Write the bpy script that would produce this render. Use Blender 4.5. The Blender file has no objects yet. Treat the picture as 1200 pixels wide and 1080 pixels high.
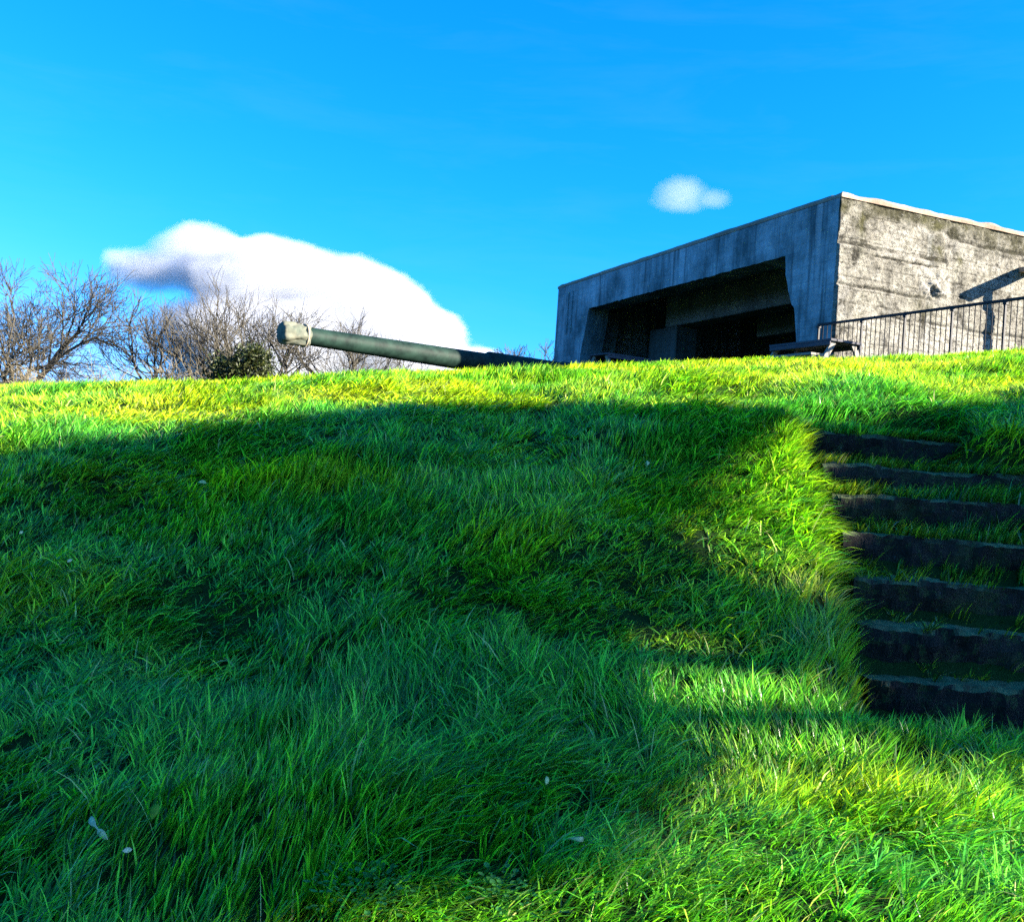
import bpy, bmesh, math, random
import numpy as np
from mathutils import Vector, Matrix
from mathutils.geometry import tessellate_polygon

random.seed(7)
R = math.radians
scene = bpy.context.scene
COL = scene.collection

# ------------------------------------------------------------------ sun
SUN_EL = R(20.5)
SH = Vector((0.965, -0.262, 0)).normalized()          # horizontal direction towards the sun
SUN_DIR = Vector((SH.x * math.cos(SUN_EL), SH.y * math.cos(SUN_EL), math.sin(SUN_EL)))
SV = Vector((-SH.y, SH.x, 0))                         # across the light

# ------------------------------------------------------------------ small noise library
_rs = np.random.RandomState(11)
_TAB = _rs.rand(256, 256)
def vnoise(x, y, ox=0.0, oy=0.0):
    x = np.asarray(x, float) + ox + 1000.0; y = np.asarray(y, float) + oy + 1000.0
    xi = np.floor(x).astype(int); yi = np.floor(y).astype(int)
    fx = x - xi; fy = y - yi
    fx = fx * fx * (3 - 2 * fx); fy = fy * fy * (3 - 2 * fy)
    a = _TAB[xi % 256, yi % 256]; b = _TAB[(xi + 1) % 256, yi % 256]
    c = _TAB[xi % 256, (yi + 1) % 256]; d = _TAB[(xi + 1) % 256, (yi + 1) % 256]
    return (a * (1 - fx) + b * fx) * (1 - fy) + (c * (1 - fx) + d * fx) * fy - 0.5
def fbm(x, y, octv=4, ox=0.0):
    s = 0; a = 1.0
    for k in range(octv):
        s = s + a * vnoise(np.asarray(x) * 2 ** k, np.asarray(y) * 2 ** k, ox + 17.3 * k, 5.1 * k + ox)
        a *= 0.5
    return s

# ------------------------------------------------------------------ terrain
PY = np.array([-40, 0, 2.5, 3.6, 4.4, 5.05, 5.8, 6.8, 8.0, 9.5, 11.0, 12.2])
PZ = np.array([-1.9, -1.45, -1.25, -1.12, -0.90, -0.42, 0.06, 0.55, 0.95, 1.28, 1.50, 1.56])
_yy = np.linspace(-40, 12.2, 2611)
_pp = np.interp(_yy, PY, PZ)
_k = np.ones(25) / 25.0
_pp = np.convolve(np.pad(_pp, 12, mode='edge'), _k, 'valid')
STEP_Y = [4.40, 4.60, 4.84, 5.12, 5.46, 5.84, 6.30, 6.80]
STEP_Z = [-1.085, -0.875, -0.662, -0.450, -0.225, -0.012, 0.172, 0.395]
def smooth(a, b, x):
    t = np.clip((x - a) / (b - a), 0, 1); return t * t * (3 - 2 * t)
def stair_mask(x, y):
    left = 1.73 + 0.15 * (y - 4.4)
    return smooth(left - 0.22, left + 0.02, x) * (1 - smooth(0, 0.35, x - 3.75 + 0.85 * smooth(6.2, 6.7, y))) * smooth(4.05, 4.35, y) * (1 - smooth(6.85, 7.25, y))
def ground_z(x, y, micro=True):
    x = np.asarray(x, float); y = np.asarray(y, float)
    zc = 1.045 + 0.105 * np.clip(x, -11, 9)
    p = np.interp(np.minimum(y, 12.2), _yy, _pp)
    z = (p + 1.25) * np.where(p > -1.25, (zc + 1.25) / 2.75, 1.0) - 1.25
    sl = 0.03 + 0.02 * np.clip((x + 2) / 6, 0, 1)
    z = z + np.clip(y - 12.2, 0, 18) * sl
    if micro:
        m = 0.13 * vnoise(x / 1.4, y / 1.2, 3, 7) + 0.10 * vnoise(x / 0.7, y / 0.45, 9, 2) + 0.035 * vnoise(x / 0.22, y / 0.2)
        z = z + m * (1 - 0.5 * smooth(8.5, 10.5, y))
    # bank rises a little beside the steps, the steps themselves are cut in
    s = stair_mask(x, y)
    line = np.interp(y, STEP_Y, STEP_Z) - 0.16
    return z * (1 - s) + line * s

# ------------------------------------------------------------------ helpers
def link(o, parent=None):
    COL.objects.link(o)
    if parent is not None: o.parent = parent
    return o
def tag(o, label=None, cat=None, group=None, kind=None):
    if label: o['label'] = label
    if cat: o['category'] = cat
    if group: o['group'] = group
    if kind: o['kind'] = kind
    return o
def empty(name, loc=(0, 0, 0), rotz=0.0):
    o = bpy.data.objects.new(name, None); o.location = loc; o.rotation_euler = (0, 0, rotz)
    o.empty_display_size = 0.2
    return link(o)
def mesh_obj(name, verts, faces, mat, parent=None, smooth_=False):
    me = bpy.data.meshes.new(name)
    me.from_pydata([tuple(v) for v in verts], [], [tuple(f) for f in faces])
    me.update()
    if mat: me.materials.append(mat)
    if smooth_:
        for p in me.polygons: p.use_smooth = True
    return link(bpy.data.objects.new(name, me), parent)
def bm_obj(name, bm, mat, parent=None, smooth_=False):
    bmesh.ops.recalc_face_normals(bm, faces=bm.faces)
    me = bpy.data.meshes.new(name); bm.to_mesh(me); bm.free()
    if mat: me.materials.append(mat)
    if smooth_:
        for p in me.polygons: p.use_smooth = True
    return link(bpy.data.objects.new(name, me), parent)
def fast_mesh(name, co, quads, tris, mat, parent=None, col=None):
    """numpy arrays to one mesh: co (n,3), quads (q,4), tris (t,3), per-vertex colour col (n,3)."""
    me = bpy.data.meshes.new(name)
    nq, nt = len(quads), len(tris)
    me.vertices.add(len(co)); me.vertices.foreach_set('co', co.astype(np.float32).ravel())
    loops = np.concatenate([quads.ravel(), tris.ravel()]).astype(np.int32)
    me.loops.add(len(loops)); me.loops.foreach_set('vertex_index', loops)
    me.polygons.add(nq + nt)
    st = np.concatenate([np.arange(nq) * 4, nq * 4 + np.arange(nt) * 3]).astype(np.int32)
    me.polygons.foreach_set('loop_start', st)
    me.update(calc_edges=True)
    if col is not None:
        at = me.color_attributes.new('tint', 'FLOAT_COLOR', 'POINT')
        c4 = np.ones((len(co), 4), np.float32); c4[:, :3] = col
        at.data.foreach_set('color', c4.ravel())
    me.materials.append(mat)
    return link(bpy.data.objects.new(name, me), parent)
def add_box(bm, lo, hi, M=None):
    vs = [bm.verts.new((x, y, z)) for x in (lo[0], hi[0]) for y in (lo[1], hi[1]) for z in (lo[2], hi[2])]
    for f in ((0, 1, 3, 2), (4, 6, 7, 5), (0, 4, 5, 1), (2, 3, 7, 6), (0, 2, 6, 4), (1, 5, 7, 3)):
        bm.faces.new([vs[i] for i in f])
    if M is not None: bmesh.ops.transform(bm, matrix=M, verts=vs)
    return vs
def bar(bm, a, b, w, h):
    """a rectangular bar of section w x h from a to b"""
    a = Vector(a); b = Vector(b); d = (b - a); L = d.length
    q = d.to_track_quat('Y', 'Z').to_matrix().to_4x4()
    vs = add_box(bm, (-w / 2, 0, -h / 2), (w / 2, L, h / 2))
    bmesh.ops.transform(bm, matrix=Matrix.Translation(a) @ q, verts=vs)
    return vs
def bevel_all(bm, w):
    bmesh.ops.bevel(bm, geom=list(bm.edges), offset=w, segments=1, affect='EDGES', clamp_overlap=True)

# ------------------------------------------------------------------ materials
def new_mat(name):
    m = bpy.data.materials.new(name); m.use_nodes = True
    nt = m.node_tree; nt.nodes.clear()
    return m, nt
class NT:
    def __init__(s, nt): s.nt = nt
    def n(s, typ, **kw):
        nd = s.nt.nodes.new(typ)
        for k, v in kw.items(): setattr(nd, k, v)
        return nd
    def l(s, a, b): s.nt.links.new(a, b)
    def noise(s, vec, scale, detail=5, rough=0.6, dist=0.0):
        nd = s.n('ShaderNodeTexNoise'); nd.inputs['Scale'].default_value = scale
        nd.inputs['Detail'].default_value = detail; nd.inputs['Roughness'].default_value = rough
        nd.inputs['Distortion'].default_value = dist
        if vec is not None: s.l(vec, nd.inputs['Vector'])
        return nd.outputs['Fac']
    def ramp(s, fac, stops):
        nd = s.n('ShaderNodeValToRGB')
        el = nd.color_ramp.elements
        while len(el) > len(stops): el.remove(el[-1])
        while len(el) < len(stops): el.new(0.5)
        for e, (p, c) in zip(el, stops):
            e.position = p; e.color = (c[0], c[1], c[2], 1) if not isinstance(c, (int, float)) else (c, c, c, 1)
        s.l(fac, nd.inputs['Fac']); return nd.outputs['Color']
    def mix(s, fac, a, b, mode='MIX'):
        nd = s.n('ShaderNodeMix', data_type='RGBA', blend_type=mode)
        for sock, v in ((nd.inputs[0], fac), (nd.inputs[6], a), (nd.inputs[7], b)):
            if isinstance(v, (int, float)): sock.default_value = v
            elif isinstance(v, tuple): sock.default_value = (v[0], v[1], v[2], 1)
            else: s.l(v, sock)
        return nd.outputs[2]
    def math(s, op, a, b=None, clamp=False):
        nd = s.n('ShaderNodeMath', operation=op, use_clamp=clamp)
        for sock, v in ((nd.inputs[0], a), (nd.inputs[1], b)):
            if v is None: continue
            if isinstance(v, (int, float)): sock.default_value = v
            else: s.l(v, sock)
        return nd.outputs[0]
    def mapping(s, vec, scale=(1, 1, 1), loc=(0, 0, 0), rot=(0, 0, 0)):
        nd = s.n('ShaderNodeMapping'); nd.inputs['Scale'].default_value = scale
        nd.inputs['Location'].default_value = loc; nd.inputs['Rotation'].default_value = rot
        s.l(vec, nd.inputs['Vector']); return nd.outputs[0]
    def bump(s, h, strength, dist, prev=None):
        nd = s.n('ShaderNodeBump'); nd.inputs['Strength'].default_value = strength
        nd.inputs['Distance'].default_value = dist; s.l(h, nd.inputs['Height'])
        if prev is not None: s.l(prev, nd.inputs['Normal'])
        return nd.outputs[0]
    def principled(s, color, rough=0.8, normal=None, metallic=0.0, spec=0.3):
        p = s.n('ShaderNodeBsdfPrincipled')
        if isinstance(color, tuple): p.inputs['Base Color'].default_value = (*color, 1)
        else: s.l(color, p.inputs['Base Color'])
        if isinstance(rough, (int, float)): p.inputs['Roughness'].default_value = rough
        else: s.l(rough, p.inputs['Roughness'])
        p.inputs['Metallic'].default_value = metallic
        p.inputs['Specular IOR Level'].default_value = spec
        if normal is not None: s.l(normal, p.inputs['Normal'])
        return p.outputs[0]
    def out(s, sh, vol=False):
        o = s.n('ShaderNodeOutputMaterial'); s.l(sh, o.inputs['Volume' if vol else 'Surface'])

def concrete(name, base, dark, streak=0.6, bumpd=0.01, boards=True, moss=0.0, white=0.0, scale=1.0, rough_k=1.0, dirt=False, moss_lit_top=False):
    m, nt = new_mat(name); N = NT(nt)
    tc = N.n('ShaderNodeTexCoord').outputs['Object']
    big = N.noise(tc, 0.7 * scale, 6, 0.65)
    c = N.mix(N.ramp(big, [(0.35, 0.0), (0.68, 1.0)]), dark, base)
    fine = N.noise(tc, 9 * scale, 8, 0.7)
    c = N.mix(0.55, c, N.ramp(fine, [(0.25, 0.35), (0.75, 0.75)]), 'OVERLAY')
    # run-off streaks: noise stretched down the face
    sv = N.mapping(tc, (4.2, 4.2, 0.22))
    st = N.noise(sv, 1.0, 4, 0.7)
    c = N.mix(N.math('MULTIPLY', N.ramp(st, [(0.5, 0.0), (0.66, 1.0)]), streak), c, tuple(d * 0.55 for d in dark))
    if white > 0:
        sv2 = N.mapping(tc, (3.1, 3.1, 0.16), (3.3, 1.7, 0.4))
        w = N.noise(sv2, 1.0, 3, 0.6)
        c = N.mix(N.math('MULTIPLY', N.ramp(w, [(0.60, 0.0), (0.72, 1.0)]), white), c, (0.34, 0.36, 0.37))
    if moss > 0:
        g = N.noise(tc, 2.3, 7, 0.7)
        c = N.mix(N.math('MULTIPLY', N.ramp(g, [(0.55, 0.0), (0.70, 1.0)]), moss), c, (0.05, 0.06, 0.018))
    if dirt:
        dv = N.n('ShaderNodeVertexColor', layer_name='tint').outputs['Color']
        sepd = N.n('ShaderNodeSeparateColor'); N.l(dv, sepd.inputs[0])
        c = N.mix(sepd.outputs[0], c, (0.022, 0.020, 0.014))
        c = N.mix(sepd.outputs[1], c, (0.052, 0.050, 0.016))
        c = N.mix(sepd.outputs[2], c, (0.30, 0.285, 0.25))
    if moss_lit_top:
        ge = N.n('ShaderNodeNewGeometry').outputs['Normal']
        sn = N.n('ShaderNodeSeparateXYZ'); N.l(ge, sn.inputs[0])
        up_ = N.ramp(sn.outputs[2], [(0.55, 0.0), (0.85, 1.0)])
        mo = N.ramp(N.noise(tc, 16, 8, 0.75, 0.5), [(0.52, 0.0), (0.60, 1.0)])
        c = N.mix(N.math('MULTIPLY', mo, 0.7), c, (0.045, 0.065, 0.018))
        li = N.ramp(N.noise(tc, 34, 6, 0.7), [(0.64, 0.0), (0.70, 1.0)])
        c = N.mix(N.math('MULTIPLY', li, 0.55), c, (0.14, 0.14, 0.12))
        c = N.mix(N.math('MULTIPLY', up_, N.ramp(N.noise(tc, 7, 5, 0.7), [(0.3, 0.3), (0.6, 1.0)])), c, (0.13, 0.16, 0.07))  # moss on upward faces, paled to imitate thin lit step edges
    h1 = N.noise(tc, 3.5 * scale, 8, 0.68)
    h2 = N.noise(tc, 26 * scale, 6, 0.7)
    nrm = N.bump(h1, 0.8 * rough_k, bumpd * 3)
    if dirt:
        h3 = N.noise(tc, 13, 10, 0.78, 1.2)
        nrm = N.bump(N.ramp(h3, [(0.38, 0.0), (0.47, 0.8), (0.62, 1.0)]), 0.9, 0.035, nrm)
        c = N.mix(N.math('MULTIPLY', N.ramp(h3, [(0.36, 1.0), (0.45, 0.0)]), 0.75), c, (0.028, 0.026, 0.02))
        c = N.mix(N.math('MULTIPLY', N.ramp(N.noise(tc, 5.5, 9, 0.75, 0.6), [(0.56, 0.0), (0.64, 1.0)]), 0.5), c, (0.28, 0.265, 0.225))
    nrm = N.bump(h2, 0.7 * rough_k, bumpd, nrm)
    if boards:
        wv = N.n('ShaderNodeTexWave', wave_type='BANDS', bands_direction='Z', wave_profile='SAW')
        wv.inputs['Scale'].default_value = 1.7; wv.inputs['Distortion'].default_value = 0.25
        N.l(tc, wv.inputs['Vector'])
        edge = N.ramp(wv.outputs['Fac'], [(0.0, 0.0), (0.05, 1.0), (0.95, 1.0), (1.0, 0.0)])
        nrm = N.bump(edge, 0.5, bumpd, nrm)
        c = N.mix(0.22, c, edge, 'MULTIPLY')
    N.out(N.principled(c, 0.9, nrm, spec=0.2))
    return m
def simple_mat(name, c1, c2, scale=8, rough=0.6, bump=0.004, spec=0.4, stretch=(1, 1, 1), metallic=0.0):
    m, nt = new_mat(name); N = NT(nt)
    tc = N.mapping(N.n('ShaderNodeTexCoord').outputs['Object'], stretch)
    f = N.noise(tc, scale, 6, 0.65)
    c = N.mix(N.ramp(f, [(0.35, 0.0), (0.65, 1.0)]), c1, c2)
    nrm = N.bump(N.noise(tc, scale * 4, 5, 0.6), 0.6, bump)
    N.out(N.principled(c, rough, nrm, metallic, spec)); return m
def leaf_mat(name, trans=0.35, rough=0.42, spec=0.45, gain=1.0):
    """plant blades: colour from each blade's own tint, light comes through"""
    m, nt = new_mat(name); N = NT(nt)
    a = N.n('ShaderNodeVertexColor', layer_name='tint').outputs['Color']
    p = N.principled(a, rough, None, 0, spec)
    t = N.n('ShaderNodeBsdfTranslucent')
    N.l(N.mix(1.0, a, (1.0 * gain, 1.15 * gain, 0.35 * gain), 'MULTIPLY'), t.inputs['Color'])
    mx = N.n('ShaderNodeMixShader'); mx.inputs[0].default_value = trans
    N.l(p, mx.inputs[1]); N.l(t.outputs[0], mx.inputs[2]); N.out(mx.outputs[0]); return m

M_FRONT = concrete('front_concrete', (0.33, 0.41, 0.44), (0.055, 0.10, 0.11), 0.75, 0.006, True, 0.15, 0.7)  # blue-green tint puts the bluish shade of this face into the colour
M_SIDE = concrete('side_concrete', (0.31, 0.295, 0.25), (0.135, 0.125, 0.10), 0.45, 0.012, False, 0.35, 0.35, 1.0, 1.3, True)
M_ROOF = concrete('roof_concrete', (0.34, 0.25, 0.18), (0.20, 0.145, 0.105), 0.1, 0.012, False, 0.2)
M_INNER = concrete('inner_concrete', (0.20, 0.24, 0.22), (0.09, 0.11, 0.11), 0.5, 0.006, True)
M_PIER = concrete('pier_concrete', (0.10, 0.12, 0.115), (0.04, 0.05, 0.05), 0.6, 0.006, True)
M_STONE = concrete('step_stone', (0.026, 0.022, 0.017), (0.005, 0.004, 0.003), 0.3, 0.02, False, 0.8, 0.0, 2.5, 1.0, False, True)
M_GUN = simple_mat('gun_paint', (0.003, 0.010, 0.008), (0.014, 0.034, 0.025), 3.2, 0.62, 0.002, 0.12)
M_CANVAS = simple_mat('canvas', (0.15, 0.145, 0.105), (0.06, 0.075, 0.058), 5, 0.85, 0.004, 0.2)
M_ROPE = simple_mat('rope', (0.35, 0.30, 0.22), (0.22, 0.18, 0.12), 30, 0.9, 0.004, 0.2)
M_IRON = simple_mat('rail_iron', (0.006, 0.006, 0.007), (0.012, 0.011, 0.010), 12, 0.55, 0.002, 0.2)
M_WOOD_SHADE = simple_mat('shade_wood', (0.035, 0.036, 0.045), (0.06, 0.06, 0.07), 5, 0.75, 0.003, 0.3, (1, 6, 6))  # dark bluish table wood, shade put into the colour
M_WOOD_LIT = simple_mat('lit_wood', (0.22, 0.20, 0.165), (0.15, 0.135, 0.11), 5, 0.75, 0.003, 0.3, (1, 6, 6))  # paler copy of the table wood, imitates sunlit seats and legs
M_BARK = simple_mat('bark', (0.025, 0.024, 0.02), (0.05, 0.046, 0.036), 6, 0.9, 0.02, 0.2, (1, 1, 0.3))
M_TWIG = simple_mat('twigs', (0.034, 0.031, 0.024), (0.072, 0.064, 0.047), 1.5, 0.85, 0.001, 0.2)
M_SCRUB = simple_mat('scrub_twigs', (0.17, 0.145, 0.10), (0.11, 0.095, 0.06), 1.5, 0.85, 0.001, 0.2)
M_GRASS = leaf_mat('grass_blade', 0.36, 0.33, 0.38, 1.5)
M_LEAF = leaf_mat('evergreen_leaf', 0.20, 0.5, 0.4)
M_DEAD = leaf_mat('fallen_leaf', 0.25, 0.6, 0.3)

# soil under the grass
def soil():
    m, nt = new_mat('soil'); N = NT(nt)
    tc = N.n('ShaderNodeTexCoord').outputs['Object']
    f = N.noise(tc, 3.0, 8, 0.7)
    c = N.ramp(f, [(0.3, (0.008, 0.024, 0.004)), (0.6, (0.012, 0.036, 0.006)), (0.8, (0.022, 0.026, 0.010))])
    N.out(N.principled(c, 0.95, N.bump(N.noise(tc, 18, 6, 0.7), 0.9, 0.04), spec=0.1)); return m
M_SOIL = soil()

# ------------------------------------------------------------------ ground sheet
def build_ground():
    xs = np.concatenate([np.array([-900, -500, -250, -120, -70, -45, -30, -22, -16, -13]), np.arange(-11, 11.01, 0.11), np.array([13, 16, 19, 22, 30, 45, 70, 120, 250, 500, 900])])
    ys = np.concatenate([np.array([-400, -150, -60, -30, -15, -8, -4, -1, 0.5]), np.arange(1.4, 13, 0.085), np.arange(13.4, 30, 0.7), np.array([32, 36, 42, 50, 65, 90, 150, 300, 600, 1200])])
    X, Y = np.meshgrid(xs, ys)
    Z = ground_z(X, Y)
    far = np.maximum(np.maximum(Y - 70, np.abs(X) - 60), 0)
    Z = Z - far * 0.015
    co = np.stack([X.ravel(), Y.ravel(), Z.ravel()], 1)
    ny, nx = X.shape
    i = np.arange(ny * nx).reshape(ny, nx)
    q = np.stack([i[:-1, :-1], i[:-1, 1:], i[1:, 1:], i[1:, :-1]], -1).reshape(-1, 4)
    o = fast_mesh('ground', co, q, np.zeros((0, 3), int), M_SOIL)
    for p in o.data.polygons: p.use_smooth = True
    tag(o, 'grassy hillside rising to a level terrace', 'ground', kind='structure')
build_ground()

# ------------------------------------------------------------------ grass
def build_grass():
    rs = np.random.RandomState(5)
    P, LEN, TUFT, OUT = [], [], [], []
    zones = [(1.2, 2.4, 0.72, 1.2, 440, 15), (2.4, 3.6, 0.66, 0.9, 490, 15), (3.6, 5.2, 0.62, 0.9, 520, 14), (5.2, 7.0, 0.60, 0.9, 500, 14),
             (7.0, 9.0, 0.58, 1.0, 400, 14), (9.0, 12.6, 0.57, 1.2, 330, 13), (12.6, 17.0, 0.5, 1.0, 22, 12)]
    for (y0, y1, k, ex, dens, per) in zones:
        hw = k * y1 + ex
        n = int(dens * 2 * hw * (y1 - y0))
        cx = rs.uniform(-hw, hw, n); cy = rs.uniform(y0, y1, n)
        keep = np.abs(cx) < k * cy + ex
        cx, cy = cx[keep], cy[keep]
        # thin bare spots, and the steps are mostly clear
        bare = fbm(cx / 0.55, cy / 0.45, 3, 31)
        sm = stair_mask(cx, cy)
        grow = fbm(cx / 0.5, cy / 0.4, 2, 77)
        # distance behind each step's nosing: grass only roots at the back of a tread
        ny = np.array(STEP_Y)
        idx = np.clip(np.searchsorted(ny, cy) - 1, 0, len(ny) - 1)
        back = cy - ny[idx]
        onstep = (sm > 0.55) & (cy < 6.92)
        p = np.where(onstep, np.where((back > 0.02) & (grow > -0.06 - 0.5 * smooth(2.5, 3.1, cx)), 0.8, 0.10), 1.0)
        p = np.where((cy < 4.95) & onstep & (cx < 2.35), p * 0.45, p)
        p = np.where(onstep, p, p * np.clip(1.0 + 1.2 * vnoise(cx / 0.3, cy / 0.22, 51, 3), 0.95, 1.0)); keep = rs.rand(len(cx)) < p
        cx, cy, onstep = cx[keep], cy[keep], onstep[keep]
        m = len(cx)
        rad = rs.uniform(0.012, 0.05, m)
        L0 = (0.112 + 0.11 * vnoise(cx / 0.8, cy / 0.6, 2, 8) + 0.11 * vnoise(cx / 0.28, cy / 0.22, 6, 1)) * rs.uniform(0.75, 1.3, m)
        L0 = L0 * (1 - 0.38 * smooth(7.0, 10.0, cy))
        L0 = np.where(onstep, rs.uniform(0.035, 0.11, m) + 0.14 * smooth(2.5, 3.1, cx) * rs.rand(m) ** 2, L0)
        L0 = np.where((cy > 4.05) & (cy < 4.42) & (cx > 1.55) & (cx < 2.25), L0 * 0.35, L0)
        ti = np.repeat(np.arange(m), per)
        r = rs.rand(len(ti)) ** 0.6 * rad[ti]; a = rs.uniform(0, 2 * np.pi, len(ti))
        px = cx[ti] + r * np.cos(a); py = cy[ti] + r * np.sin(a)
        P.append(np.stack([px, py], 1)); OUT.append(a)
        LEN.append(np.clip(L0[ti], np.where((stair_mask(cx, cy) > 0.5)[ti], 0.04, 0.088), 0.4) * rs.uniform(0.5, 1.3, len(ti)))
        tv = rs.rand(m, 4); tv[:, 3] = onstep
        TUFT.append(tv[ti])
    # thick fringe above the top step
    m = 900
    cx = rs.uniform(1.7, 4.4, m); cy = rs.uniform(6.86, 7.6, m); per = 15
    ti = np.repeat(np.arange(m), per); a = rs.uniform(0, 2 * np.pi, len(ti)); q_ = rs.rand(len(ti)) * 0.05
    P.append(np.stack([cx[ti] + q_ * np.cos(a), cy[ti] + q_ * np.sin(a)], 1)); OUT.append(a); LEN.append(rs.uniform(0.05, 0.15, len(ti)))
    tv = rs.rand(m, 4); tv[:, 3] = 0; TUFT.append(tv[ti])
    P = np.concatenate(P); LEN = np.concatenate(LEN); TUFT = np.concatenate(TUFT); OUT = np.concatenate(OUT)
    # droopers hanging over the right end of the steps
    n = len(P)
    px, py = P[:, 0], P[:, 1]
    onstep = TUFT[:, 3] > 0.5
    sm = stair_mask(px, py)
    pz = ground_z(px, py) - 0.01
    # on a tread the roots sit on the tread itself
    idx = np.clip(np.searchsorted(np.array(STEP_Y), py) - 1, 0, len(STEP_Y) - 1)
    tread = np.array(STEP_Z)[idx]
    pz = np.where(sm > 0.55, np.maximum(pz, tread - 0.01), pz)
    # combed direction of the sward
    th = 0.45 + 2.6 * vnoise(px / 1.3, py / 1.0, 12, 4) + 2.0 * vnoise(px / 0.42, py / 0.36, 1, 22)
    th = th + rs.normal(0, 0.70, n)
    dx, dy = np.cos(th), np.sin(th)
    o_w = 0.55 + 0.4 * TUFT[:, 0]
    dx = dx + o_w * np.cos(OUT); dy = dy + o_w * np.sin(OUT)
    dy = np.where(onstep, dy - 1.3 * rs.rand(n), dy)
    # bank edge: blades fall over the side of the steps
    edge = (sm > 0.02) & (sm < 0.6)
    dx = np.where(edge & (px < 2.4), dx + 0.9, dx)
    l = np.sqrt(dx * dx + dy * dy) + 1e-6; dx /= l; dy /= l
    flat = np.clip(0.55 + 1.1 * vnoise(px / 0.75, py / 0.6, 15, 15) + 0.5 * vnoise(px / 0.25, py / 0.25, 5, 5), 0, 0.85)
    flat = flat * (1 - 0.55 * smooth(7.5, 9.5, py))
    p0 = 0.10 + 0.45 * flat + rs.uniform(-0.1, 0.25, n)
    p1 = p0 + 0.35 + 1.0 * flat * rs.uniform(0.4, 1.3, n) + 0.9 * smooth(0.15, 0.3, LEN) * rs.rand(n)
    p1 = np.minimum(p1, 2.2)
    # a few tall straw stalks
    stalk = rs.rand(n) < 0.003
    LEN = np.where(stalk, LEN * 1.25 + 0.03, LEN); p0 = np.where(stalk, rs.uniform(0.2, 0.9, n), p0); p1 = np.where(stalk, p0 + rs.uniform(0.3, 1.3, n), p1)
    W = rs.uniform(0.0015, 0.0044, n) * (1 + 0.13 * np.maximum(py - 2, 0)) * (0.7 + 1.4 * np.clip(LEN, 0.05, 0.3))
    W = np.where(stalk, W * 0.8, W)
    tw = rs.uniform(-1.0, 1.0, n)
    wx = -dy * np.cos(tw); wy = dx * np.cos(tw); wz = np.sin(tw) * 0.6
    K = 4
    ts = np.linspace(0, 1, K)
    co = np.zeros((n, 7, 3), np.float32)
    x, y, z = px.copy(), py.copy(), pz.copy()
    wk = [0.75, 1.0, 0.72, 0.0]
    for k in range(K):
        if k > 0:
            ang = p0 + (p1 - p0) * ((k - 0.5) / (K - 1))
            s = LEN / (K - 1)
            x = x + dx * np.sin(ang) * s; y = y + dy * np.sin(ang) * s; z = z + np.cos(ang) * s
        if k < K - 1:
            for j, sg in ((0, -1), (1, 1)):
                co[:, 2 * k + j, 0] = x + sg * wx * W * wk[k]; co[:, 2 * k + j, 1] = y + sg * wy * W * wk[k]; co[:, 2 * k + j, 2] = z + sg * wz * W * wk[k]
        else:
            co[:, 6, 0] = x; co[:, 6, 1] = y; co[:, 6, 2] = z
    base = (np.arange(n) * 7)[:, None]
    q = np.concatenate([base + np.array([[0, 1, 3, 2]]), base + np.array([[2, 3, 5, 4]])])
    t = base + np.array([[4, 5, 6]])
    # colour of each blade: fresh green, blue-green, yellow-green and straw
    g1 = np.array([0.130, 0.355, 0.016]); g2 = np.array([0.060, 0.275, 0.026]); g3 = np.array([0.36, 0.44, 0.012]); st = np.array([0.52, 0.54, 0.17])
    a = np.clip(0.5 + 1.5 * vnoise(px / 0.9, py / 0.8, 40, 3) + 0.9 * (TUFT[:, 1] - 0.5), 0, 1)[:, None]
    b = np.clip(-0.05 + 1.6 * vnoise(px / 0.7, py / 0.6, 60, 9) + 0.7 * (TUFT[:, 2] - 0.45) + 0.55 * smooth(6.8, 8.2, py) - 0.22 * (1 - smooth(3.6, 4.6, py)), 0, 1)[:, None]  # extra yellow towards the crest imitates the sunlit band
    c = g2 * (1 - a) + g1 * a
    c = c * (1 - b) + g3 * b
    c = c * np.clip(np.exp(rs.normal(-0.12, 0.72, n)) * (0.7 + 0.6 * TUFT[:, 2]), 0.15, 2.4)[:, None]
    straw_tuft = np.clip(np.exp(-((px - 1.60) / 0.16) ** 2 - ((py - 5.0) / 0.16) ** 2) + 0.6 * np.exp(-((px - 1.50) / 0.22) ** 2 - ((py - 4.55) / 0.2) ** 2), 0, 1) * (rs.rand(n) < 0.7)  # two tufts of dry straw-coloured blades
    c = c * (1 - straw_tuft[:, None] * 0.8) + np.array([0.36, 0.36, 0.10]) * straw_tuft[:, None] * 0.8
    dry = (rs.rand(n) < 0.030) | stalk
    c = np.where(dry[:, None], st * rs.uniform(0.6, 1.1, n)[:, None], c)
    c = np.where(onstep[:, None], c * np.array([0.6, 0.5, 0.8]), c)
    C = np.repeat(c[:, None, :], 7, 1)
    rootk = np.array([0.8, 0.8, 1.0, 1.0, 1.08, 1.08, 1.15])[None, :, None]   # roots darkened and tips brightened to imitate shade low in the sward
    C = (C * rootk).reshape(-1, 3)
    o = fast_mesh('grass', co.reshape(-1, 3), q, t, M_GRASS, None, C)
    tag(o, 'long wind combed green grass over the whole slope', 'grass', kind='stuff')
    print('grass blades', n)
build_grass()

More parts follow.
